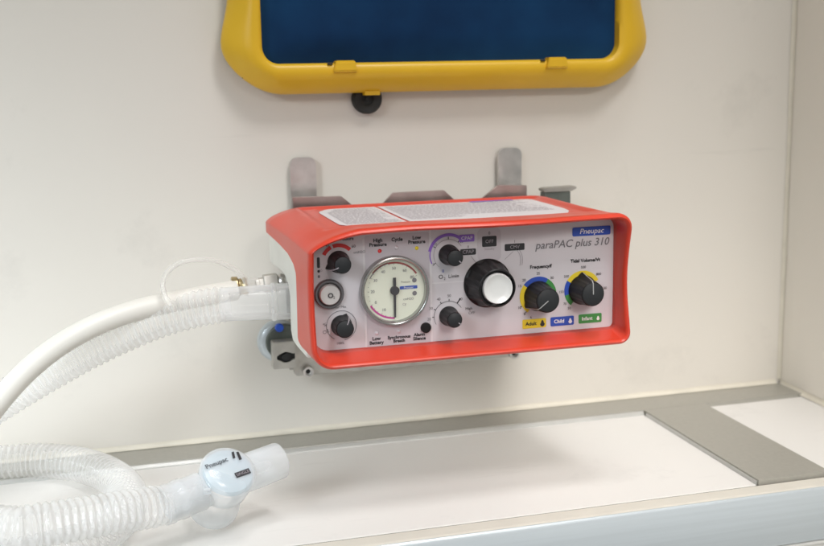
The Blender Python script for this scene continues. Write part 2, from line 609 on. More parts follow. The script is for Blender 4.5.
def wave(x, z):
    """how the front lip runs fore and aft round the outline"""
    w = 0.0
    w -= 0.0080 * sstep(0.165, 0.176, z) * math.exp(-((x - 0.022) / 0.055) ** 2)
    side = 1 - abs(x) / 0.1
    w += 0.0060 * sstep(0.25, 0.02, side) * math.sin(PI * min(1, max(0, (z - 0.098) / 0.076))) ** 1.4
    return w


def sag(x, z):
    return 0.0012 * sstep(-0.030, -0.082, x) * sstep(0.150, 0.172, z)


rows = []
NR = 56
for k in range(NR + 1):
    row = []
    for i in range(NP):
        yb = back_y(i)
        t = k / NR
        y = yb + (-0.1690 - yb) * t
        x, z, s, u = outline(params(y))[i] if False else (0, 0, 0, 0)
        row.append(y)
    rows.append(row)
_cache = {}


def out_at(y):
    key = round(y, 5)
    if key not in _cache:
        _cache[key] = outline(params(key))
    return _cache[key]


verts, faces = [], []


def add_ring(pts):
    b = len(verts)
    verts.extend(pts)
    return b


rings = []
for k in range(NR + 1):
    pts = []
    for i in range(NP):
        y = rows[k][i]
        x, z, s, u = out_at(y)[i]
        f = sstep(-0.135, -0.169, y)
        yy = y + wave(x, z) * f
        # shallow recess on top for the printed label
        if z > sec('T', y) - 0.0030:
            ex = min(sstep(-0.0845, -0.0800, x), sstep(0.0890, 0.0850, x))
            ey = min(sstep(-0.1505, -0.1465, y), sstep(-0.0480, -0.0515, y))
            z -= 0.0020 * ex * ey
        z -= sag(x, z) * f
        pts.append((x, yy, z))
    rings.append(add_ring(pts))
for y, ins in ((-0.1715, 0.0002), (-0.1732, 0.0010), (-0.1738, 0.0021), (-0.1730, 0.0031), (-0.1712, 0.0036), (-0.1660, 0.0039), (-0.1600, 0.0043), (-0.1535, 0.0050)):
    o = outline(params(-0.169, ins))
    pts = []
    for (x, z, s, u) in o:
        f = sstep(-0.153, -0.169, y)
        yy = y + wave(x, z) * (1.0 if y < -0.169 else f)
        zz = z - sag(x, z)
        if z < 0.12:      # the sill below the panel rises towards it
            zz += 0.0030 * sstep(-0.171, -0.1535, y) * sstep(0.115, 0.102, z)
        pts.append((x, yy, zz))
    rings.append(add_ring(pts))
for a, b in zip(rings, rings[1:]):
    for i in range(NP):
        j = (i + 1) % NP
        faces.append((a + i, a + j, b + j, b + i))
cover = obj('bumper_cover', mesh(verts, faces), M['red'], vent, smooth=True, angle=50)
sm = cover.modifiers.new('thickness', 'SOLIDIFY')
sm.thickness = 0.0012
sm.offset = -1

# white housing: side cheeks and core
cheek = [(-0.0465, 0.1640), (-0.0465, 0.1405), (-0.060, 0.1400), (-0.086, 0.1402), (-0.098, 0.1385), (-0.106, 0.1345), (-0.1095, 0.128), (-0.1085, 0.112), (-0.1085, 0.106), (-0.113, 0.1005), (-0.124, 0.0992), (-0.150, 0.0985), (-0.150, 0.1540), (-0.120, 0.1610)]


def cheek_mesh(sgn):
    n = len(cheek)
    v = []
    for y, z in cheek:
        xo = (sec('L', y) + 0.0016) if sgn < 0 else (sec('R', y) - 0.0016)
        v.append((xo, y, z))
    for y, z in cheek:
        v.append((0.084 * sgn, y, z))
    f = [tuple(range(n)), tuple(range(n, 2 * n))[::-1]]
    for i in range(n):
        f.append((i, (i + 1) % n, n + (i + 1) % n, n + i))
    me = mesh(v, f)
    bm = bmesh.new()
    bm.from_mesh(me)
    es = [e for e in bm.edges if abs(e.verts[0].co.x) > 0.09 and abs(e.verts[1].co.x) > 0.09 and len(e.link_faces) == 2]
    bmesh.ops.bevel(bm, geom=es, offset=0.0012, segments=3, affect='EDGES', profile=0.6)
    bm.to_mesh(me)
    bm.free()
    return me


obj('side_cheek', cheek_mesh(-1), M['white_plastic'], vent, smooth=True, angle=40)
obj('side_cheek', cheek_mesh(1), M['white_plastic'], vent, smooth=True, angle=40)
obj('housing', box((-0.0838, -0.150, 0.0985), (0.0838, -0.0475, 0.1660), 0.002), M['white_plastic'], vent)

# control panel plate (rounded)


def rrect(x0, x1, z0, z1, r, n=6):
    pts = []
    for cx, cz, a0 in ((x1 - r, z1 - r, 0), (x0 + r, z1 - r, PI / 2), (x0 + r, z0 + r, PI), (x1 - r, z0 + r, 1.5 * PI)):
        for i in range(n + 1):
            a = a0 + PI / 2 * i / n
            pts.append((cx + r * math.cos(a), cz + r * math.sin(a)))
    return pts


panel_pts = rrect(-0.0935, 0.0985, 0.1020, 0.1725, 0.0035)
_c = [(-0.0935 + 0.030 + 0.030 * math.cos(a), 0.1725 - 0.0125 + 0.0115 * math.sin(a)) for a in [PI / 2 + PI / 2 * i / 12 for i in range(13)]]
panel_pts = panel_pts[:7] + _c + panel_pts[14:]
panel = obj('control_panel', prism(panel_pts, 'y', -0.1512, YP), M['panel'], vent)


def decal(name, pts, m, lift=0.00012, parent=None):
    """flat print or film on the panel, a thin solid"""
    return obj(name, prism(pts, 'y', YP - lift + 0.0001, YP - lift), m, parent or panel)


def arc_pts(cx, cz, r0, r1, a0, a1, n=24):
    """clock angles in degrees, 0 = up, clockwise"""
    o, q = [], []
    for i in range(n + 1):
        a = math.radians(a0 + (a1 - a0) * i / n)
        o.append((cx + r1 * math.sin(a), cz + r1 * math.cos(a)))
        q.append((cx + r0 * math.sin(a), cz + r0 * math.cos(a)))
    return o + q[::-1]


def text(s, x, z, size, m, parent=None, y=None, shear=0.0, sx=1.0, bold=0.0, name='lettering', align='CENTER', rot=0.0):
    c = bpy.data.curves.new('t', 'FONT')
    c.body = s
    c.size = size
    c.align_x = align
    c.align_y = 'CENTER'
    c.shear = shear
    c.offset = bold
    c.space_line = 0.85
    c.resolution_u = 3
    t = bpy.data.objects.new('t', c)
    COL.objects.link(t)
    bpy.context.view_layer.update()
    me = bpy.data.meshes.new_from_object(t)
    bpy.data.objects.remove(t)
    bpy.data.curves.remove(c)
    me.materials.clear()
    me.transform(Matrix.Diagonal((sx, 1, 1, 1)))
    me.transform(Matrix.Rotation(PI / 2, 4, 'X'))
    if rot:
        me.transform(Matrix.Rotation(math.radians(rot), 4, 'Y'))
    me.transform(Matrix.Translation((x, YP - 0.0003 if y is None else y, z)))
    return obj(name, me, m, parent or panel)


# printed fields
decal('printed_field', rrect(-0.0618, -0.0228, 0.1030, 0.1700, 0.0012), M['panel_dark'])
decal('printed_band', rrect(-0.0632, -0.0620, 0.1030, 0.1680, 0.0005), M['panel_light'])
decal('printed_band', rrect(-0.0226, -0.0214, 0.1030, 0.1715, 0.0005), M['panel_light'])
decal('printed_field', rrect(0.0075, 0.0225, 0.1500, 0.1705, 0.0035), M['panel_dark'])
decal('printed_band', rrect(-0.0214, 0.0060, 0.1385, 0.1392, 0.0003), M['panel_light'])

# knobs -------------------------------------------------------------


def knob(x, z, r, length, ang, flutes, tip=0.0, end_r=None, white=None, skirt=None):
    """rotary knob: skirt disc, fluted tapered body, end cap, pointer line. ang = clock angle of the pointer"""
    er = end_r or r * 0.86
    root = bpy.data.objects.new('knob', None)
    root.empty_display_size = 0.005
    COL.objects.link(root)
    root.parent = vent
    root.location = Vector((x, YP, z)) - VC
    o = (x, YP - 0.0001, z)
    ax = (0, -1, 0)
    a0 = math.radians(ang)

    def rf(t, rr, h):
        # lathe angle -> clock angle
        d = Vector((0, 0, 0))
        A, U, V = frame_of(ax)
        d = U * math.cos(t) + V * math.sin(t)
        ca = math.atan2(d.x, d.z)
        k = 1.0
        if flutes and 0.0015 < h < length - 0.0008:
            k -= (0.07 if flutes < 10 else 0.035) * (0.5 + 0.5 * math.cos(flutes * (ca - a0)))
        if tip:
            dd = (ca - a0 + PI) % (2 * PI) - PI
            k += tip * max(0, 1 - abs(dd) / 0.30) * (1 - 0.75 * h / length)
        return rr * k
    obj('knob_body', lathe([(r * 1.04, 0), (r * 1.04, 0.0010), (r, 0.0018), (er + (r - er) * 0.45, length * 0.55), (er, length - 0.0009), (er * 0.985, length - 0.0004), (er * 0.94, length), (er * 0.90, length)], o, ax, 72, rfun=rf), M['black'], root, smooth=True, angle=32)
    if white:
        obj('end_cap', lathe([(white, length - 0.0012), (white, length + 0.0010), (white * 0.97, length + 0.0016), (white * 0.93, length + 0.0016), (white * 0.86, length + 0.0011), (white * 0.5, length + 0.0005), (0, length + 0.0004)], o, ax, 48), M['cap_white'], root, smooth=True, angle=40)
    else:
        obj('end_cap', lathe([(er * 0.93, length - 0.0003), (er * 0.90, length + 0.0003), (er * 0.84, length + 0.0005), (0, length + 0.0005)], o, ax, 48), M['knob_cap'], root, smooth=True, angle=40)
    # pointer line on the end and down the flank
    w = 0.00030 if r > 0.008 else 0.00030
    d = Vector((math.sin(a0), 0, math.cos(a0)))
    s = Vector((math.cos(a0), 0, -math.sin(a0)))
    c = Vector(o)
    n = Vector(ax)
    if not white:
        i0 = 0.0 if r > 0.008 else er * 0.55
        e1 = er * 0.90
        yv = n * (length + 0.00065)
        p = [c + yv + d * i0 - s * w, c + yv + d * i0 + s * w, c + yv + d * e1 + s * w, c + yv + d * e1 - s * w]
        q1 = c + n * (length - 0.0006) + d * (er * (1 + tip * 0.3) + 0.0004)
        q2 = c + n * (length * (0.12 if r > 0.008 else 0.6)) + d * (r * (1 + tip * 0.88) + 0.0003)
        v = p + [q1 - s * w, q1 + s * w, q2 - s * w, q2 + s * w]
        f = [(0, 1, 2, 3), (3, 2, 5, 4), (4, 5, 7, 6)]
        obj('pointer_line', mesh(v, f), M['pointer'] if r > 0.008 else M['ink_pale'], root)
    return root


def ticks(cx, cz, r0, r1, angs, w=0.00022, m='ink', name='tick_mark'):
    for a in angs:
        a = math.radians(a)
        d = (math.sin(a), math.cos(a))
        s = (math.cos(a) * w, -math.sin(a) * w)
        pts = [(cx + d[0] * r0 - s[0], cz + d[1] * r0 - s[1]), (cx + d[0] * r0 + s[0], cz + d[1] * r0 + s[1]),
               (cx + d[0] * r1 + s[0], cz + d[1] * r1 + s[1]), (cx + d[0] * r1 - s[0], cz + d[1] * r1 - s[1])]
        decal(name, pts, M[m], 0.0003)


def clock(cx, cz, r, a):
    a = math.radians(a)
    return cx + r * math.sin(a), cz + r * math.cos(a)


# K1 relief pressure
kx, kz = -0.0778, 0.1556
decal('red_scale', arc_pts(kx, kz, 0.0086, 0.0108, -62, 46), M['ink_red'], 0.0003)
decal('scale_gap', arc_pts(kx, kz, 0.0084, 0.0110, -26, -19, 3), M['panel'], 0.00045)
knob(kx, kz, 0.0063, 0.0125, 245, 12, tip=0.34, end_r=0.0051)
text('Relief Pressure', kx + 0.0015, 0.1688, 0.0026, M['ink'], bold=0.00004)
text('40', kx - 0.0065, 0.1656, 0.0024, M['ink'])
text('60', kx + 0.0092, 0.1642, 0.0024, M['ink'])
text('cmH2O', kx + 0.0126, 0.1606, 0.0022, M['ink_grey'])
text('20', kx - 0.0108, 0.1510, 0.0022, M['ink_pale'])
# mark beside it
decal('warning_mark', rrect(-0.0905, -0.0888, 0.1527, 0.1590, 0.0006), M['ink'], 0.0003)
decal('warning_mark', rrect(-0.0904, -0.0889, 0.1500, 0.1515, 0.0006), M['ink'], 0.0003)
decal('warning_mark', rrect(-0.0903, -0.0890, 0.1468, 0.1485, 0.0006), M['ink_grey'], 0.0003)

# push button
bt = bpy.data.objects.new('push_button', None)
COL.objects.link(bt)
bt.parent = vent
bt.location = Vector((-0.0842, YP, 0.1371)) - VC
bo = (-0.0842, YP, 0.1371)
obj('button_ring', lathe([(0.0088, 0), (0.0088, 0.0020), (0.0082, 0.0027), (0.0072, 0.0027), (0.0066, 0.0019), (0.0062, 0.0012)], bo, (0, -1, 0), 48), M['ring_grey'], bt, smooth=True, angle=40)
obj('button_face', lathe([(0.0062, 0.0006), (0.0061, 0.0040), (0.0056, 0.0047), (0.0045, 0.0047), (0, 0.0043)], bo, (0, -1, 0), 48), M['silver_button'], bt, smooth=True, angle=40)
text('O', bo[0] + 0.0002, bo[2] - 0.0004, 0.0040, M['ink'], bt, y=YP - 0.0051, bold=0.0001)
text('2', bo[0] + 0.0022, bo[2] - 0.0016, 0.0022, M['ink'], bt, y=YP - 0.0051)

# K2
kx, kz = -0.0772, 0.1175
decal('scale_ring', arc_pts(kx, kz, 0.0088, 0.0091, -150, 170, 48), M['ink_grey'], 0.0003)
knob(kx, kz, 0.0061, 0.0105, 25, 10, tip=0.22, end_r=0.0054)
text('Air Mix', kx - 0.0002, kz + 0.0112, 0.0022, M['ink_grey'])
text('100%', kx - 0.0010, kz - 0.0106, 0.0022, M['ink_grey'])
text('%', kx - 0.0098, kz + 0.0012, 0.0030, M['ink_grey'], rot=-20)
text('O2', kx - 0.0094, kz - 0.0030, 0.0030, M['ink_grey'], rot=-20)

# gauge
GX, GZ = -0.0450, 0.1366
g = bpy.data.objects.new('pressure_gauge', None)
COL.objects.link(g)
g.parent = vent
g.location = Vector((GX, YP, GZ)) - VC
go = (GX, YP, GZ)
obj('bezel', lathe([(0.0209, 0), (0.0209, 0.0042), (0.0204, 0.0050), (0.0196, 0.0052), (0.0190, 0.0048), (0.0186, 0.0038), (0.0184, 0.0012)], go, (0, -1, 0), 96), M['chrome'], g, smooth=True, angle=40)
dial = obj('dial', lathe([(0.0186, 0.0002), (0.0186, 0.0011), (0, 0.0011)], go, (0, -1, 0), 96), M['dial'], g)
YD = YP - 0.0011


def dmark(name, pts, m, lift=0.00012):
    return obj(name, prism(pts, 'y', YD - lift + 0.0001, YD - lift), M[m], g)


dmark('red_arc', arc_pts(GX, GZ, 0.0160, 0.0171, -12, 56, 30), 'ink_darkred')
dmark('scale_arc', arc_pts(GX, GZ, 0.0163, 0.0168, -62, -12, 20), 'ink_grey')
dmark('scale_arc', arc_pts(GX, GZ, 0.0166, 0.0173, -50, -12, 16), 'ink_darkred')
dmark('magenta_arc', arc_pts(GX, GZ, 0.0162, 0.0173, 180, 240, 26), 'ink_magenta')
for a, s in ((210, '10'), (240, '0'), (270, '20'), (300, '30'), (330, '40'), (0, '50'), (30, '60'), (57, '80')):
    x, z = clock(GX, GZ, 0.0132, a)
    text(s, x, z, 0.0025, M['ink_grey'], g, y=YD - 0.0003)
for k in range(0, 25):
    a = 180 + k * 10
    x0, z0 = clock(GX, GZ, 0.0152 if k % 3 == 0 else 0.0156, a)
    x1, z1 = clock(GX, GZ, 0.0162, a)
    dx, dz = z1 - z0, -(x1 - x0)
    l = math.hypot(dx, dz)
    dx, dz = dx / l * 0.00010, dz / l * 0.00010
    dmark('tick_mark', [(x0 - dx, z0 - dz), (x0 + dx, z0 + dz), (x1 + dx, z1 + dz), (x1 - dx, z1 - dz)], 'ink_grey', 0.0002)
dmark('blue_badge', rrect(GX + 0.0034, GX + 0.0142, GZ + 0.0002, GZ + 0.0021, 0.0005), 'ink_blue', 0.0002)
text('Pneupac', GX + 0.0088, GZ + 0.0011, 0.0018, M['ink_white'], g, y=YD - 0.0004)
text('Pressure', GX + 0.0070, GZ + 0.0046, 0.0016, M['ink_grey'], g, y=YD - 0.0003)
text('cmH2O', GX + 0.0086, GZ - 0.0058, 0.0020, M['ink_grey'], g, y=YD - 0.0003)
text('CE', GX + 0.0060, GZ - 0.0090, 0.0020, M['ink_pale'], g, y=YD - 0.0003, rot=15)
for dz in (0.0053, -0.0026):
    dmark('dial_screw', arc_pts(GX + 0.0124, GZ + dz, 0, 0.0014, 0, 359, 16)[:17], 'ink_grey', 0.0004)
obj('needle', prism([(GX - 0.00062, GZ - 0.0162), (GX + 0.00042, GZ - 0.0162), (GX + 0.00080, GZ), (GX + 0.0009, GZ + 0.0078), (GX - 0.0009, GZ + 0.0078), (GX - 0.00080, GZ)], 'y', YD - 0.0012, YD - 0.0016), M['ink'], g)
obj('needle_hub', lathe([(0.0027, 0.0005), (0.0027, 0.0022), (0.0022, 0.0027), (0, 0.0027)], (GX, YD, GZ), (0, -1, 0), 32), M['ink'], g, smooth=True, angle=40)
obj('gauge_glass', lathe([(0.0188, 0.0040), (0.0188, 0.0044), (0.012, 0.00455), (0, 0.0046)], go, (0, -1, 0), 64), M['glass'], g, smooth=True, angle=40)

# lamps and their captions
for x, z, m in ((-0.0530, 0.1604, 'led_red'), (-0.0304, 0.1608, 'led_yellow'), (-0.0428, 0.1618, 'led_clear'), (-0.0560, 0.1112, 'led_clear'), (-0.0425, 0.1112, 'led_clear')):
    obj('indicator_lamp', lathe([(0.0012, 0), (0.0011, 0.0003), (0.0007, 0.0006), (0, 0.0007)], (x, YP - 0.0001, z), (0, -1, 0), 20), M[m], vent, smooth=True, angle=50)
text('High\nPressure', -0.0540, 0.1655, 0.0030, M['ink'], bold=0.00010)
text('Cycle', -0.0424, 0.1667, 0.0030, M['ink'], bold=0.00010)
text('Low\nPressure', -0.0304, 0.1658, 0.0030, M['ink'], bold=0.00010)
text('Low\nBattery', -0.0563, 0.1066, 0.0029, M['ink'], bold=0.00010)
text('Synchronous\nBreath', -0.0424, 0.1066, 0.0027, M['ink'], bold=0.00010)
text('Alarm\nSilence', -0.0298, 0.1070, 0.0028, M['ink'], bold=0.00010)
obj('silence_button', lathe([(0.0032, 0), (0.0032, 0.0012), (0.0028, 0.0019), (0, 0.0022)], (-0.0258, YP - 0.0001, 0.1122), (0, -1, 0), 32), M['black'], vent, smooth=True, angle=40)

# K3 with purple scale
kx, kz = -0.0108, 0.1557
decal('purple_scale', arc_pts(kx, kz, 0.0111, 0.0129, -78, 38, 34), M['ink_purple'], 0.0003)
decal('purple_scale', arc_pts(kx, kz, 0.0112, 0.0119, -115, -78, 12), M['ink_purple'], 0.0003)
decal('purple_tag', rrect(-0.0042, 0.0055, 0.1628, 0.1672, 0.0008), M['ink_purple'], 0.0004)
text('CPAP', 0.0007, 0.1650, 0.0030, M['ink_white'], y=YP - 0.0006)
decal('scale_ring', arc_pts(kx, kz, 0.0091, 0.0094, -140, 60, 36), M['ink_pale'], 0.0003)
knob(kx, kz, 0.0060, 0.0135, 130, 10, end_r=0.0050)
ticks(kx, kz, 0.0092, 0.0108, [-120, -60, 0, 40])
text('20', kx + 0.0082, kz + 0.0074, 0.0022, M['ink'])
text('10', kx - 0.0082, kz + 0.0066, 0.0022, M['ink_grey'])
text('5', kx - 0.0096, kz - 0.0056, 0.0022, M['ink'])
text('0', kx - 0.0036, kz - 0.0098, 0.0026, M['ink_blue'])
text('O', -0.0158, 0.1424, 0.0036, M['ink'])
text('2', -0.0135, 0.1412, 0.0024, M['ink'])
text('L/min', -0.0078, 0.1424, 0.0030, M['ink'])

# mode tags
for x, z, w, h, s in ((0.0015, 0.1566, 0.0049, 0.0019, 'CPAP'), (0.0150, 0.1622, 0.0046, 0.0032, 'OFF'), (0.0312, 0.1578, 0.0064, 0.0021, 'CMV')):
    decal('mode_tag', rrect(x - w, x + w, z - h, z + h, 0.0007), M['ink'], 0.0003)
    text(s, x, z, 0.0030, M['ink_pale'], y=YP - 0.0005)
text('0', 0.0150, 0.1672, 0.0026, M['ink'])
text('Standby', 0.0150, 0.1576, 0.0020, M['ink_pale'])
text('II', 0.0015, 0.1597, 0.0022, M['ink'])
text('I', 0.0312, 0.1612, 0.0022, M['ink'])
decal('printed_line', arc_pts(0.0262, 0.1495, 0.0088, 0.0091, 30, 112, 18), M['ink_pale'], 0.0003)
decal('printed_line', arc_pts(0.0262, 0.1495, 0.0100, 0.0103, 30, 108, 18), M['ink_pale'], 0.0003)
decal('printed_line', [(0.0030, 0.1540), (0.0034, 0.1540), (0.0064, 0.1500), (0.0060, 0.1500)], M['ink_pale'], 0.0003)
decal('printed_line', [(0.0245, 0.1505), (0.0249, 0.1505), (0.0305, 0.1552), (0.0301, 0.1552)], M['ink_pale'], 0.0003)
# main knob
knob(0.0135, 0.1368, 0.0144, 0.0185, 20, 9, end_r=0.0117, white=0.0091)

# K4
kx, kz = -0.0112, 0.1182
decal('scale_ring', arc_pts(kx, kz, 0.0090, 0.0093, -120, 60, 36), M['ink_grey'], 0.0003)
knob(kx, kz, 0.0058, 0.0125, 128, 10, end_r=0.0048)
ticks(kx, kz, 0.0091, 0.0104, [-90, -62, -30, 2, 36])
for a, s in ((-95, '20'), (-64, '30'), (-30, '40'), (2, '50'), (38, '60')):
    x, z = clock(kx, kz, 0.0124, a)
    text(s, x, z, 0.0024, M['ink_grey'])
ticks(kx, kz, 0.0092, 0.0128, [36], 0.0003)
text('High', kx + 0.0128, kz + 0.0036, 0.0024, M['ink'])
text('OFF', kx + 0.0146, kz + 0.0008, 0.0024, M['ink_grey'])

# frequency knob
kx, kz = 0.0466, 0.1264
decal('yellow_scale', arc_pts(kx, kz, 0.0080, 0.0121, -145, -52, 24), M['ink_yellow'], 0.0003)
decal('blue_scale', arc_pts(kx, kz, 0.0080, 0.0121, -52, 32, 24), M['ink_blue'], 0.0003)
decal('green_scale', arc_pts(kx, kz, 0.0080, 0.0121, 32, 82, 14), M['ink_green'], 0.0003)
knob(kx, kz, 0.0090, 0.0158, 232, 18, tip=0.20, end_r=0.0076)
for a, s in ((-140, '8'), (-118, '10'), (-60, '15'), (-42, '20'), (0, '25'), (40, '30'), (-160, '6')):
    x, z = clock(kx, kz, 0.0140, a)
    text(s, x, z, 0.0024, M['ink'])
ticks(kx, kz, 0.0120, 0.0131, [-140, -118])
text('Frequency/f', 0.0482, 0.1446, 0.0030, M['ink'], bold=0.00010)
# tidal volume knob
kx, kz = 0.0760, 0.1282
decal('yellow_scale', arc_pts(kx, kz, 0.0080, 0.0121, -58, 62, 30), M['ink_yellow'], 0.0003)
decal('blue_scale', arc_pts(kx, kz, 0.0080, 0.0121, -104, -58, 14), M['ink_blue'], 0.0003)
decal('green_scale', arc_pts(kx, kz, 0.0080, 0.0121, -140, -104, 12), M['ink_green'], 0.0003)
knob(kx, kz, 0.0090, 0.0158, -2, 18, tip=0.22, end_r=0.0076)
for a, s in ((-125, '70'), (-92, '150'), (-50, '300'), (2, '500'), (50, '800'), (90, '1100'), (-142, '50')):
    x, z = clock(kx, kz, 0.0142, a)
    text(s, x, z, 0.0023, M['ink'])
text('Tidal Volume/Vt', 0.0778, 0.1466, 0.0030, M['ink'], bold=0.00010)
# patient tags
for x, z, m, s, tc in ((0.0440, 0.1092, 'ink_yellow', 'Adult', 'ink'), (0.0626, 0.1093, 'ink_blue', 'Child', 'ink_white'), (0.0814, 0.1096, 'ink_green', 'Infant', 'ink_white')):
    decal('patient_tag', rrect(x - 0.0078, x + 0.0078, z - 0.0029, z + 0.0029, 0.0008), M[m], 0.0003)
    text(s, x - 0.0022, z, 0.0032, M[tc], y=YP - 0.0005, bold=0.00008)
    px = x + 0.0053
    k = {'Adult': 1.0, 'Child': 0.8, 'Infant': 0.65}[s]
    pic = [(px + 0.0014 * k * math.sin(a) * (1.15 if math.cos(a) < 0 else 0.7), z - 0.0002 + 0.0021 * k * math.cos(a)) for a in [2 * PI * i / 18 for i in range(18)]]
    obj('patient_symbol', prism(pic[::-1], 'y', YP - 0.0004, YP - 0.0005), M[tc], panel)
# badge and model name
decal('badge', rrect(0.0690, 0.0945, 0.1620, 0.1676, 0.0010), M['ink_blue'], 0.0003)
text('Pneupac', 0.0817, 0.1648, 0.0046, M['ink_white'], y=YP - 0.0005, shear=0.2, sx=1.05, bold=0.00002)
text('paraPAC plus 310', 0.0690, 0.1577, 0.0067, M['ink_grey'], shear=0.22, bold=0.00006, name='model_name')

# label sheets on top


def top_sheet(name, poly, m, lift):
    """polygon (x,y) laid on the top of the cover, following its slope"""
    bm = bmesh.new()
    vs = [bm.verts.new((x, y, 0)) for x, y in poly]
    bm.faces.new(vs)
    for i in range(1, 9):
        yy = -0.145 + 0.090 * i / 9
        geom = list(bm.verts) + list(bm.edges) + list(bm.faces)
        bmesh.ops.bisect_plane(bm, geom=geom, plane_co=(0, yy, 0), plane_no=(0, 1, 0))
    for v in bm.verts:
        v.co.z = sec('T', v.co.y) - 0.0020 + lift
    r = bmesh.ops.extrude_face_region(bm, geom=list(bm.faces))
    for v in [e for e in r['geom'] if isinstance(e, bmesh.types.BMVert)]:
        v.co.z += 0.0002
    bmesh.ops.recalc_face_normals(bm, faces=bm.faces)
    me = bpy.data.meshes.new('sheet')
    bm.to_mesh(me)
    bm.free()
    return obj(name, me, m, vent)


la = top_sheet('label_sheet', [(-0.0735, -0.0760), (-0.0725, -0.0700), (-0.0670, -0.0610), (-0.0620, -0.0570), (-0.0580, -0.0560), (-0.0322, -0.0560), (-0.0322, -0.1440), (-0.0650, -0.1440), (-0.0700, -0.1425), (-0.0730, -0.1380)], M['label'], 0.0002)
lb = top_sheet('label_sheet', [(-0.0302, -0.0560), (0.0740, -0.0560), (0.0780, -0.0575), (0.0795, -0.0620), (0.0795, -0.1180), (0.0775, -0.1300), (0.0730, -0.1390), (0.0660, -0.1420), (-0.0302, -0.1440)], M['label'], 0.0002)


def print_line(x0, x1, y, h, m, parent):
    z = sec('T', y) - 0.0020 + 0.00055
    z2 = sec('T', y + h) - 0.0020 + 0.00055
    # broken into word-like dashes
    v, f = [], []
    x = x0
    while x < x1:
        w = random.uniform(0.0012, 0.0042)
        e = min(x + w, x1)
        b = len(v)
        v += [(x, y, z), (e, y, z), (e, y + h, z2), (x, y + h, z2)]
        f.append((b, b + 1, b + 2, b + 3))
        x = e + random.uniform(0.0005, 0.0009)
    obj('print_line', mesh(v, f), m, parent)


for k in range(21):
    y = -0.1385 + k * 0.0037
    xl = -0.0690 if y < -0.080 else -0.0690 + (y + 0.080) * 0.5
    print_line(xl, -0.0345 - random.choice((0, 0, 0.006)), y, 0.0009, M['print_faint'], la)
    if k > 4:
        print_line(-0.0270, 0.0715 - random.choice((0, 0, 0.004, 0.012)), y, 0.0009, M['print_faint'], lb)
    elif k > 1:
        print_line(-0.0270, 0.0100 - random.choice((0, 0.004)), y, 0.0009, M['print_faint'], lb)
top_sheet('printed_header', [(0.0350, -0.0566), (0.0650, -0.0566), (0.0655, -0.0610), (0.0350, -0.0610)], M['ink_purple'], 0.0006)

# ------------------------------------------------------------------ wall bracket behind and under the ventilator
br = empty('wall_bracket', (0, -0.001, 0.05), 'bent steel wall bracket with two upright tabs behind the red ventilator', 'bracket')
obj('back_plate', prism([(-0.0860, 0.0520), (0.0850, 0.0520), (0.0870, 0.0560), (0.0870, 0.1640), (-0.0810, 0.1640), (-0.0860, 0.1600)], 'y', -0.0012, -0.0036, 0.0004), M['steel_dull'], br)


def tab_pts(x0, x1, z0, z1, r):
    return [(x0, z0), (x1, z0)] + [(x1 - r + r * math.cos(a), z1 - r + r * math.sin(a)) for a in [PI / 2 * i / 6 for i in range(7)]] + \
        [(x0 + r + r * math.cos(a), z1 - r + r * math.sin(a)) for a in [PI / 2 + PI / 2 * i / 6 for i in range(7)]]


obj('tab', prism(tab_pts(-0.0805, -0.0620, 0.1600, 0.2060, 0.005), 'y', -0.0040, -0.0065, 0.0004), M['steel'], br)
obj('tab', prism(tab_pts(0.0745, 0.0930, 0.1600, 0.2072, 0.005), 'y', -0.0040, -0.0065, 0.0004), M['steel'], br)


def flange(pts):
    """upstand at the back of the ventilator joined to the wall plate by a short ledge"""
    obj('flange', prism(pts, 'y', -0.0300, -0.0322, 0.0004), M['steel_bright'], br)


flange([(-0.0835, 0.1560), (-0.0400, 0.1560), (-0.0400, 0.1722), (-0.0425, 0.1735), (-0.0496, 0.1802), (-0.0835, 0.1810)])
flange([(-0.0200, 0.1560), (0.0340, 0.1560), (0.0340, 0.1722), (0.0308, 0.1750), (0.0246, 0.1809), (-0.0128, 0.1809), (-0.0180, 0.1757), (-0.0200, 0.1740)])
flange([(0.0530, 0.1560), (0.0872, 0.1560), (0.0872, 0.1815), (0.0652, 0.1826), (0.0566, 0.1765), (0.0530, 0.1740)])
obj('ledge', box((-0.0838, -0.0298, 0.1540), (0.0872, -0.0042, 0.1560)), M['steel_dull'], br)
# lower angle with screws
obj('lower_plate', prism([(-0.0870, 0.0570), (-0.0850, 0.0545), (0.0780, 0.0545), (0.0800, 0.0570), (0.0800, 0.0940), (-0.0870, 0.0940)], 'y', -0.0285, -0.0310, 0.0004), M['zinc'], br)
obj('lower_ledge', box((-0.0868, -0.0283, 0.0890), (0.0798, -0.0040, 0.0915)), M['zinc'], br)
for x, z in ((-0.0775, 0.0580), (0.0762, 0.0578)):
    s = obj('socket_screw', lathe([(0.0040, 0), (0.0040, 0.0040), (0.0036, 0.0046), (0.0024, 0.0046), (0.0022, 0.0024), (0, 0.0022)], (x, -0.0312, z), (0, -1, 0), 30), M['steel'], br, smooth=True, angle=35)
    obj('socket_recess', lathe([(0.0021, 0.00235), (0, 0.00235)], (x, -0.0312, z), (0, -1, 0), 6), M['rubber'], s)

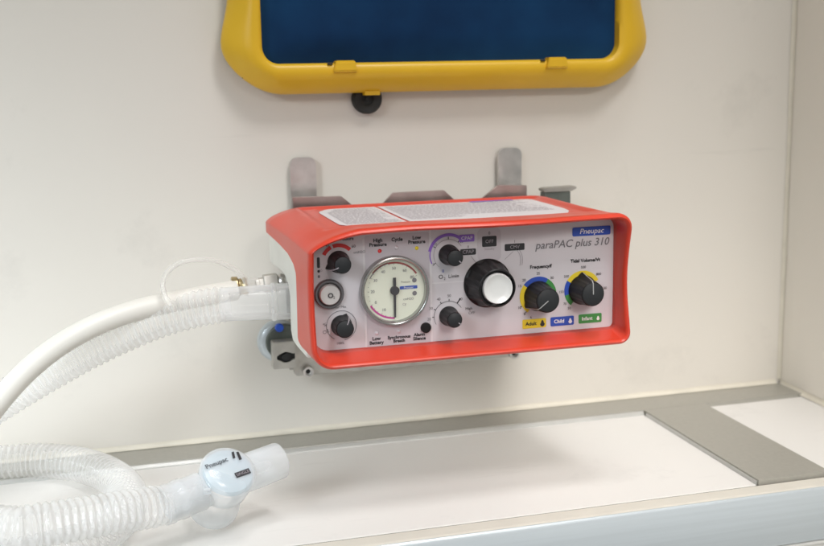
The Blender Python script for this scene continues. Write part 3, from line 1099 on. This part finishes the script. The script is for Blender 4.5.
# rail clamp on the left of the bracket
rc = empty('rail_clamp', (-0.096, -0.0312, 0.075), 'small cast metal clamp block with round dial under the clear hose cuff', 'clamp')
cb = prism([(-0.1030, 0.0640), (-0.0872, 0.0640), (-0.0872, 0.0700), (-0.0895, 0.0702), (-0.0915, 0.0682), (-0.0945, 0.0676), (-0.0972, 0.0694), (-0.1008, 0.0706), (-0.1008, 0.0734), (-0.0972, 0.0746), (-0.0945, 0.0764), (-0.0915, 0.0758), (-0.0895, 0.0740), (-0.0872, 0.0746), (-0.0872, 0.0830), (-0.1030, 0.0830)], 'y', -0.0330, -0.0430, 0.0005)
obj('clamp_block', cb, M['zinc'], rc)
obj('slot', box((-0.1012, -0.0400, 0.0672), (-0.0874, -0.0332, 0.0775)), M['rubber'], rc)
obj('slot_bar', prism([(-0.0935 + 0.0030 * math.cos(a), 0.0721 + 0.0026 * math.sin(a)) for a in [2 * PI * i / 14 for i in range(14)]], 'y', -0.0402, -0.0425), M['rubber'], rc)
obj('dial_disc', lathe([(0.0150, 0), (0.0150, 0.0028), (0.0142, 0.0042), (0.0115, 0.0056), (0.0060, 0.0064), (0, 0.0066)], (-0.0960, -0.0325 + 0.0105, 0.0795), (0, -1, 0), 48), M['fascia'], rc, smooth=True, angle=40)
obj('disc_rim', lathe([(0.0128, 0.0), (0.0128, 0.0065), (0.0122, 0.0072), (0.0100, 0.0072), (0, 0.0072)], (-0.0930, -0.0322 + 0.0085, 0.0795), (0, -1, 0), 40), M['dark_metal'], rc, smooth=True, angle=40)
obj('blue_plug', lathe([(0.0030, 0), (0.0030, 0.0022), (0.0024, 0.0030), (0, 0.0032)], (-0.0966, -0.0330, 0.0912), (0, -1, 0), 20), M['blue_cap'], rc, smooth=True, angle=40)

# small clip at the back right
cl = empty('metal_clip', (0.118, -0.002, 0.17), 'small dark metal clip with flat top on the wall right of the steel tabs', 'clip')
obj('clip_body', box((0.1020, -0.0290, 0.1500), (0.1226, -0.0205, 0.1752), 0.0006), M['dark_metal'], cl)
obj('clip_top', prism([(0.1005, 0.1768), (0.1005, 0.1778), (0.1020, 0.1785), (0.1262, 0.1790), (0.1268, 0.1776), (0.1250, 0.1768), (0.1225, 0.1756), (0.1015, 0.1756)], 'y', -0.0310, -0.0210, 0.0003), M['steel_dull'], cl)

# ------------------------------------------------------------------ yellow framed pouch above
PX, PZ = 0.0320, 0.2505
po = empty('equipment_tray', (PX, -0.004, PZ), 'yellow plastic frame holding a dark blue fabric panel, high on the wall', 'tray')


def rr_out(x0, x1, z0, z1, r, n=12, m=10):
    """rounded rectangle with many points, constant count"""
    pts = []
    c = ((x1 - r, z1 - r, 0), (x0 + r, z1 - r, PI / 2), (x0 + r, z0 + r, PI), (x1 - r, z0 + r, 1.5 * PI))
    for k in range(4):
        cx, cz, a0 = c[k]
        for i in range(n + 1):
            a = a0 + PI / 2 * i / n
            pts.append((cx + r * math.cos(a), cz + r * math.sin(a)))
        nx, nz, b0 = c[(k + 1) % 4]
        p, q = pts[-1], (nx + r * math.cos(b0), nz + r * math.sin(b0))
        for i in range(1, m):
            pts.append((p[0] + (q[0] - p[0]) * i / m, p[1] + (q[1] - p[1]) * i / m))
    return pts


ZT = 0.520
tr_secs = [  # y, x0, x1, z0, z1, r, share of the foot bulge
    (-0.0060, -0.1145, 0.1800, 0.2530, ZT, 0.034, 1.0), (-0.0075, -0.1170, 0.1826, 0.2508, ZT, 0.0355, 1.0),
    (-0.0110, -0.1180, 0.1830, 0.2500, ZT, 0.036, 1.0), (-0.0140, -0.1178, 0.1822, 0.2502, ZT, 0.036, 1.0),
    (-0.0165, -0.1166, 0.1806, 0.2512, ZT - .001, 0.035, 1.0), (-0.0215, -0.1126, 0.1758, 0.2545, ZT - .004, 0.032, 0.8),
    (-0.0268, -0.1082, 0.1702, 0.2592, ZT - .008, 0.024, 0.5), (-0.0292, -0.1050, 0.1664, 0.2632, ZT - .012, 0.019, 0.25),
    (-0.0298, -0.1018, 0.1628, 0.2676, ZT - .016, 0.014, 0.1), (-0.0284, -0.0996, 0.1602, 0.2702, ZT - .019, 0.012, 0),
    (-0.0220, -0.0990, 0.1596, 0.2708, ZT - .020, 0.0115, 0), (-0.0120, -0.0988, 0.1594, 0.2710, ZT - .020, 0.0115, 0)]


def foot(x, z, w):
    b = 0.0072 * w * math.exp(-((z - 0.283) / 0.024) ** 2)
    return x + (b if x > PX else -b) * sstep(0.06, 0.13, abs(x - PX))


verts, faces = [], []
rg = []
for (y, a, b, c, d, r, w) in tr_secs:
    p = rr_out(a, b, c, d, r, 14, 40)
    rg.append(len(verts))
    verts += [(foot(x, z, w), y, z) for x, z in p]
n = len(p)
for a, b in zip(rg, rg[1:]):
    for i in range(n):
        faces.append((a + i, a + (i + 1) % n, b + (i + 1) % n, b + i))
fr = obj('frame', mesh(verts, faces), M['yellow'], po, smooth=True, angle=60)
obj('back_shell', prism(rrect(-0.1140, 0.1790, 0.2545, ZT - .004, 0.034), 'y', -0.0015, -0.0062), M['dark_metal'], po)
# fabric: quilted, gently uneven
fv, ff = [], []
NX, NZ = 60, 50
for j in range(NZ + 1):
    for i in range(NX + 1):
        x = -0.0992 + 0.2590 * i / NX
        z = 0.2704 + (ZT - .0195 - 0.2704) * j / NZ
        e = min(sstep(0, 0.10, i / NX), sstep(0, 0.10, 1 - i / NX), sstep(0, 0.09, j / NZ))
        y = -0.0218 - 0.0040 * e + 0.0006 * math.sin(x * 70 + z * 31) * e + 0.0005 * math.sin(x * 23 - z * 90) * e
        fv.append((x, y, z))
for j in range(NZ):
    for i in range(NX):
        ff.append((j * (NX + 1) + i, j * (NX + 1) + i + 1, (j + 1) * (NX + 1) + i + 1, (j + 1) * (NX + 1) + i))
obj('fabric_panel', mesh(fv, ff), M['fabric'], po, smooth=True)


def latch(x):
    w0, w1 = 0.0082, 0.0066
    prof = [(-0.0238, 0.2722), (-0.0322, 0.2722), (-0.0334, 0.2712), (-0.0330, 0.2652), (-0.0312, 0.2640), (-0.0285, 0.2640)]
    v = []
    for s in (-1, 1):
        for y, z in prof:
            w = w0 + (w1 - w0) * (z - 0.264) / 0.0082
            v.append((x + s * w, y, z))
    k = len(prof)
    f = [tuple(range(k)), tuple(range(k, 2 * k))] + [(i, (i + 1) % k, k + (i + 1) % k, k + i) for i in range(k)]
    me = mesh(v, f)
    bm = bmesh.new()
    bm.from_mesh(me)
    bmesh.ops.bevel(bm, geom=list(bm.edges), offset=0.0006, segments=2, affect='EDGES')
    bm.to_mesh(me)
    bm.free()
    obj('latch', me, M['yellow'], po, smooth=True, angle=50)
    obj('latch_slot', box((x - 0.0118, -0.0302, 0.2695), (x - 0.0084, -0.0284, 0.2706)), M['rubber'], po)


latch(-0.0440)
latch(0.1105)
for (x, z, w) in ((-0.1206, 0.3000, 0.0007), (-0.1246, 0.2830, 0.0007), (-0.1120, 0.2624, 0.0007)):
    obj('seam_notch', lathe([(0.0009, 0), (0.0008, 0.0005), (0, 0.0006)], (x + 0.0006, -0.0135, z), (-1, -0.25, -0.1), 12), M['dark_metal'], po)  # small dark bumps standing in for the notches along the frame's seam
obj('release_tab', box((-0.0275, -0.0170, 0.2482), (-0.0165, -0.0085, 0.2512), 0.0006), M['yellow'], po)

# black rubber bumper below it
wb_ = obj('wall_buffer', lathe([(0.0102, 0), (0.0106, 0.0015), (0.0104, 0.0075), (0.0094, 0.0090), (0.0060, 0.0086), (0.0042, 0.0078), (0.0040, 0.0062), (0.0018, 0.0060), (0.0016, 0.0072), (0, 0.0072)], (-0.0235, -0.0003, 0.2455), (0, -1, 0), 48), M['rubber'], None, smooth=True, angle=35)
tag(wb_, 'round black rubber buffer on the wall under the yellow tray', 'buffer')

# ------------------------------------------------------------------ white supply hose
ho = empty('oxygen_hose', (-0.16, -0.08, 0.12), 'smooth white supply hose with metal fitting curving away left of the ventilator', 'hose')
WH = [(-0.1300, -0.0785, 0.1283), (-0.1388, -0.080, 0.1273), (-0.1638, -0.0879, 0.1264), (-0.1866, -0.0957, 0.1253), (-0.2081, -0.1036, 0.1226), (-0.2298, -0.1114, 0.1150), (-0.2503, -0.1193, 0.1045), (-0.2608, -0.1271, 0.0964), (-0.2706, -0.1350, 0.0872),
      (-0.290, -0.150, 0.064), (-0.312, -0.172, 0.034), (-0.345, -0.205, 0.0075), (-0.41, -0.25, -0.03), (-0.50, -0.29, -0.10)]
pth, _l = catmull(WH, 0.004)
pth = relax(pth, 60)
obj('hose', sweep(pth, 0.0066, 24), M['hose_white'], ho, smooth=True, angle=60)
ax = Vector((-1, 0.02, -0.06)).normalized()
A0 = Vector((-0.0835, -0.0765, 0.1322))
obj('coupling', lathe([(0.0042, 0), (0.0042, 0.0095), (0.0050, 0.0100), (0.0054, 0.0112), (0.0054, 0.0128), (0.0050, 0.0140), (0.0050, 0.0150), (0.0054, 0.0158), (0.0054, 0.0172), (0.0046, 0.0186), (0.0036, 0.0190), (0, 0.0190)], A0, ax, 36), M['steel'], ho, smooth=True, angle=35)
obj('hex_nut', lathe([(0, 0.0188), (0.0062, 0.0190), (0.0066, 0.0196), (0.0066, 0.0275), (0.0062, 0.0281), (0.0046, 0.0282), (0.0046, 0.0330), (0, 0.0330)], A0, ax, 6), M['zinc'], ho)
obj('plastic_sleeve', lathe([(0.0040, 0.0305), (0.0050, 0.0312), (0.0052, 0.0390), (0.0046, 0.0402), (0.0040, 0.0402)], A0, ax, 28), M['clear_thin'], ho, smooth=True, angle=40)
obj('ferrule', lathe([(0.0036, 0.0385), (0.0058, 0.0388), (0.0062, 0.0400), (0.0054, 0.0412), (0.0054, 0.0438), (0.0070, 0.0448), (0.0072, 0.0478), (0.0069, 0.0484), (0.0050, 0.0484)], A0, ax, 32), M['brass'], ho, smooth=True, angle=35)

# ------------------------------------------------------------------ clear corrugated breathing hose
bh = empty('breathing_hose', (-0.21, -0.10, 0.0), 'clear corrugated breathing hose from the ventilator, coiled on the shelf', 'hose')
C0 = Vector((-0.0835, -0.0985, 0.1225))
cax = Vector((-1, 0.045, 0.010)).normalized()
obj('cuff', lathe([(0.0098, 0.0), (0.0110, 0.0), (0.0110, 0.0040), (0.0116, 0.0046), (0.0116, 0.0235), (0.0121, 0.0242), (0.0121, 0.0262), (0.0112, 0.0272), (0.0110, 0.0320), (0.0106, 0.0560), (0.0104, 0.0580), (0.0096, 0.0580)], C0, cax, 44), M['clear_cuff'], bh, smooth=True, angle=35)
CH = [tuple(C0 + cax * 0.052), (-0.1480, -0.0945, 0.1222), (-0.1632, -0.0924, 0.1194), (-0.1847, -0.0906, 0.1137), (-0.2154, -0.0887, 0.1018), (-0.2459, -0.0869, 0.0869), (-0.2762, -0.085, 0.0703),
      (-0.325, -0.082, 0.042), (-0.375, -0.073, 0.020), (-0.408, -0.050, 0.013), (-0.385, -0.026, 0.0122), (-0.335, -0.0205, 0.0122),
      (-0.2859, -0.0261, 0.0122), (-0.2603, -0.0306, 0.0122), (-0.2343, -0.0473, 0.0122), (-0.2152, -0.0748, 0.0122), (-0.2055, -0.1054, 0.0122), (-0.2065, -0.1350, 0.0122),
      (-0.2180, -0.1640, 0.0122), (-0.2450, -0.1850, 0.0122), (-0.295, -0.1900, 0.0122), (-0.355, -0.1900, 0.0122), (-0.425, -0.180, 0.0135), (-0.455, -0.150, 0.020), (-0.430, -0.122, 0.030), (-0.375, -0.130, 0.0375), (-0.320, -0.168, 0.0385),
      (-0.2680, -0.2050, 0.0370), (-0.2490, -0.2060, 0.0365), (-0.2297, -0.2000, 0.0350), (-0.2092, -0.1920, 0.0330), (-0.1900, -0.1822, 0.0300)]
VN = Vector((0.20, -0.62, 0.76)).normalized()
VB = Vector((-0.1510, -0.1650, 0.0330))
VA = Vector((0.875, 0.483, 0))
VA = (VA - VN * VA.dot(VN)).normalized()
CH.append(tuple(VB - VA * 0.036))
PITCH = 0.0042
SUB = 8
pth, ln = catmull(CH, PITCH / SUB)
NPT = len(pth)


def crad(i):
    s = i / SUB
    t = s - math.floor(s)
    w = 0.5 + 0.5 * math.cos(2 * PI * t)
    w = w ** 0.8
    e = min(1.0, min(i, NPT - 1 - i) / (SUB * 2.0))
    return 0.0104 + 0.0013 * w * e


tag(obj('corrugated_tube', sweep(pth, crad, 26, caps=False), M['clear_hose'], bh, smooth=True), 'ribbed clear tube')
obj('end_cuff', lathe([(0.0100, 0.0), (0.0112, 0.0), (0.0114, 0.004), (0.0109, 0.0055), (0.0109, 0.0085), (0.0114, 0.0098), (0.0114, 0.0130), (0.0109, 0.0142), (0.0110, 0.0240), (0.0104, 0.0245)], VB - VA * 0.0395, VA, 40), M['clear_cuff'], bh, smooth=True, angle=35)

# thin clear sensing tube
tt = [(-0.1205, -0.0838, 0.1275), (-0.1233, -0.085, 0.1317), (-0.1258, -0.0872, 0.1381), (-0.1327, -0.0894, 0.1447), (-0.1425, -0.0917, 0.1501), (-0.153, -0.0939, 0.152), (-0.1635, -0.0961, 0.1515), (-0.1717, -0.0983, 0.1474), (-0.1758, -0.1006, 0.1407), (-0.1757, -0.1028, 0.1342), (-0.1737, -0.1050, 0.1296), (-0.172, -0.1062, 0.1268)]
pth, _l = catmull(tt, 0.0015)
th = obj('sensing_tube', sweep(pth, 0.0017, 14), M['clear_thin'], None, smooth=True, angle=60)
tag(th, 'thin clear tube arching above the white and corrugated hoses', 'tube')

# ------------------------------------------------------------------ patient valve on the shelf
pv = empty('patient_valve', VB - VN * 0.029, 'clear plastic patient valve with pale blue round cap lying on the shelf', 'valve')
obj('valve_body', lathe([(0.0085, -0.012), (0.0112, -0.010), (0.0150, -0.004), (0.0156, 0.002), (0.0158, 0.006), (0.0158, 0.0070), (0.0148, 0.0075)], VB, VN, 48), M['clear_valve'], pv, smooth=True, angle=40)
obj('lower_port', lathe([(0.0096, -0.006), (0.0112, -0.010), (0.0122, -0.018), (0.0146, -0.0215), (0.0150, -0.0265), (0.0146, -0.0285), (0.0134, -0.0285), (0.0128, -0.022), (0.0104, -0.016)], VB, VN, 44), M['clear_valve'], pv, smooth=True, angle=40)
obj('outlet_port', lathe([(0.0070, 0.010), (0.0108, 0.012), (0.0112, 0.020), (0.0110, 0.0375), (0.0106, 0.0382), (0.0094, 0.0382), (0.0094, 0.016)], VB + VN * 0.0005, VA, 44), M['clear_valve'], pv, smooth=True, angle=40)
obj('inlet_port', lathe([(0.0100, -0.010), (0.0102, -0.014), (0.0098, -0.036), (0.0088, -0.036), (0.0088, -0.012)], VB, VA, 40), M['clear_valve'], pv, smooth=True, angle=40)
cap = obj('cap', lathe([(0.0152, 0.0070), (0.0162, 0.0075), (0.0164, 0.0100), (0.0160, 0.0114), (0.0152, 0.0122), (0.0140, 0.0130), (0.0090, 0.0138), (0, 0.0140)], VB, VN, 56), M['clear_valve'], pv, smooth=True, angle=40)
obj('diaphragm', lathe([(0.0148, 0.0092), (0.0146, 0.0100), (0.0138, 0.0118), (0.0085, 0.0126), (0, 0.0128)], VB, VN, 48), M['clear_blue'], pv, smooth=True, angle=40)
_a, _u2, _v2 = VN, VA, VN.cross(VA).normalized()
obj('cap_clip', box((-0.002, -0.002, -0.0015), (0.002, 0.002, 0.0015), 0.0005), M['clear_valve'], None)
clip = bpy.data.objects['cap_clip']
clip.data.transform(Matrix.Translation(VB - VA * 0.0165 - _v2 * 0.006 + VN * 0.010 - (VB - VN * 0.029)))
clip.parent = pv


def valve_print(pts, h, m, name):
    """flat print on the cap, pts in (along VA, up) of the cap plane"""
    v = [VB + _u2 * a + _v2 * b + VN * (h + 0.0144 - 9.0 * (a * a + b * b) ** 1.0 * 0.35) for a, b in pts]
    n = len(v)
    me = mesh(v, [tuple(range(n))])
    return obj(name, me, m, cap)


def valve_text(s, a, b, size, m, name='lettering', rot=0.0, bold=0.0):
    o = text(s, 0, 0, size, m, cap, y=0.0, name=name, bold=bold)
    me = o.data
    w = cap.parent.location
    off = VB + VN * 0.0146
    for v in me.vertices:
        p = v.co + w       # undo the parent offset
        ca, sa = math.cos(rot), math.sin(rot)
        x, z = p.x * ca - p.z * sa, p.x * sa + p.z * ca
        x += a
        z += b
        v.co = off + _u2 * x + _v2 * z - VN * ((x * x + z * z) * 4.0) - w
    return o


valve_text('Pneupac', -0.0050, 0.0062, 0.0042, M['ink'], bold=0.00005)
valve_print([(0.0052, 0.0052), (0.0068, 0.0052), (0.0082, 0.0095), (0.0066, 0.0095)], 0, M['ink'], 'printed_mark')
valve_print([(0.0082, 0.0030), (0.0100, 0.0030), (0.0108, 0.0085), (0.0092, 0.0085)], 0, M['ink'], 'printed_mark')
valve_print([(0.0010, -0.0070), (0.0106, -0.0070), (0.0106, -0.0036), (0.0010, -0.0036)], 0, M['ink'], 'printed_mark')
valve_text('SINGLE', 0.0058, -0.0053, 0.0026, M['ink_pale'])
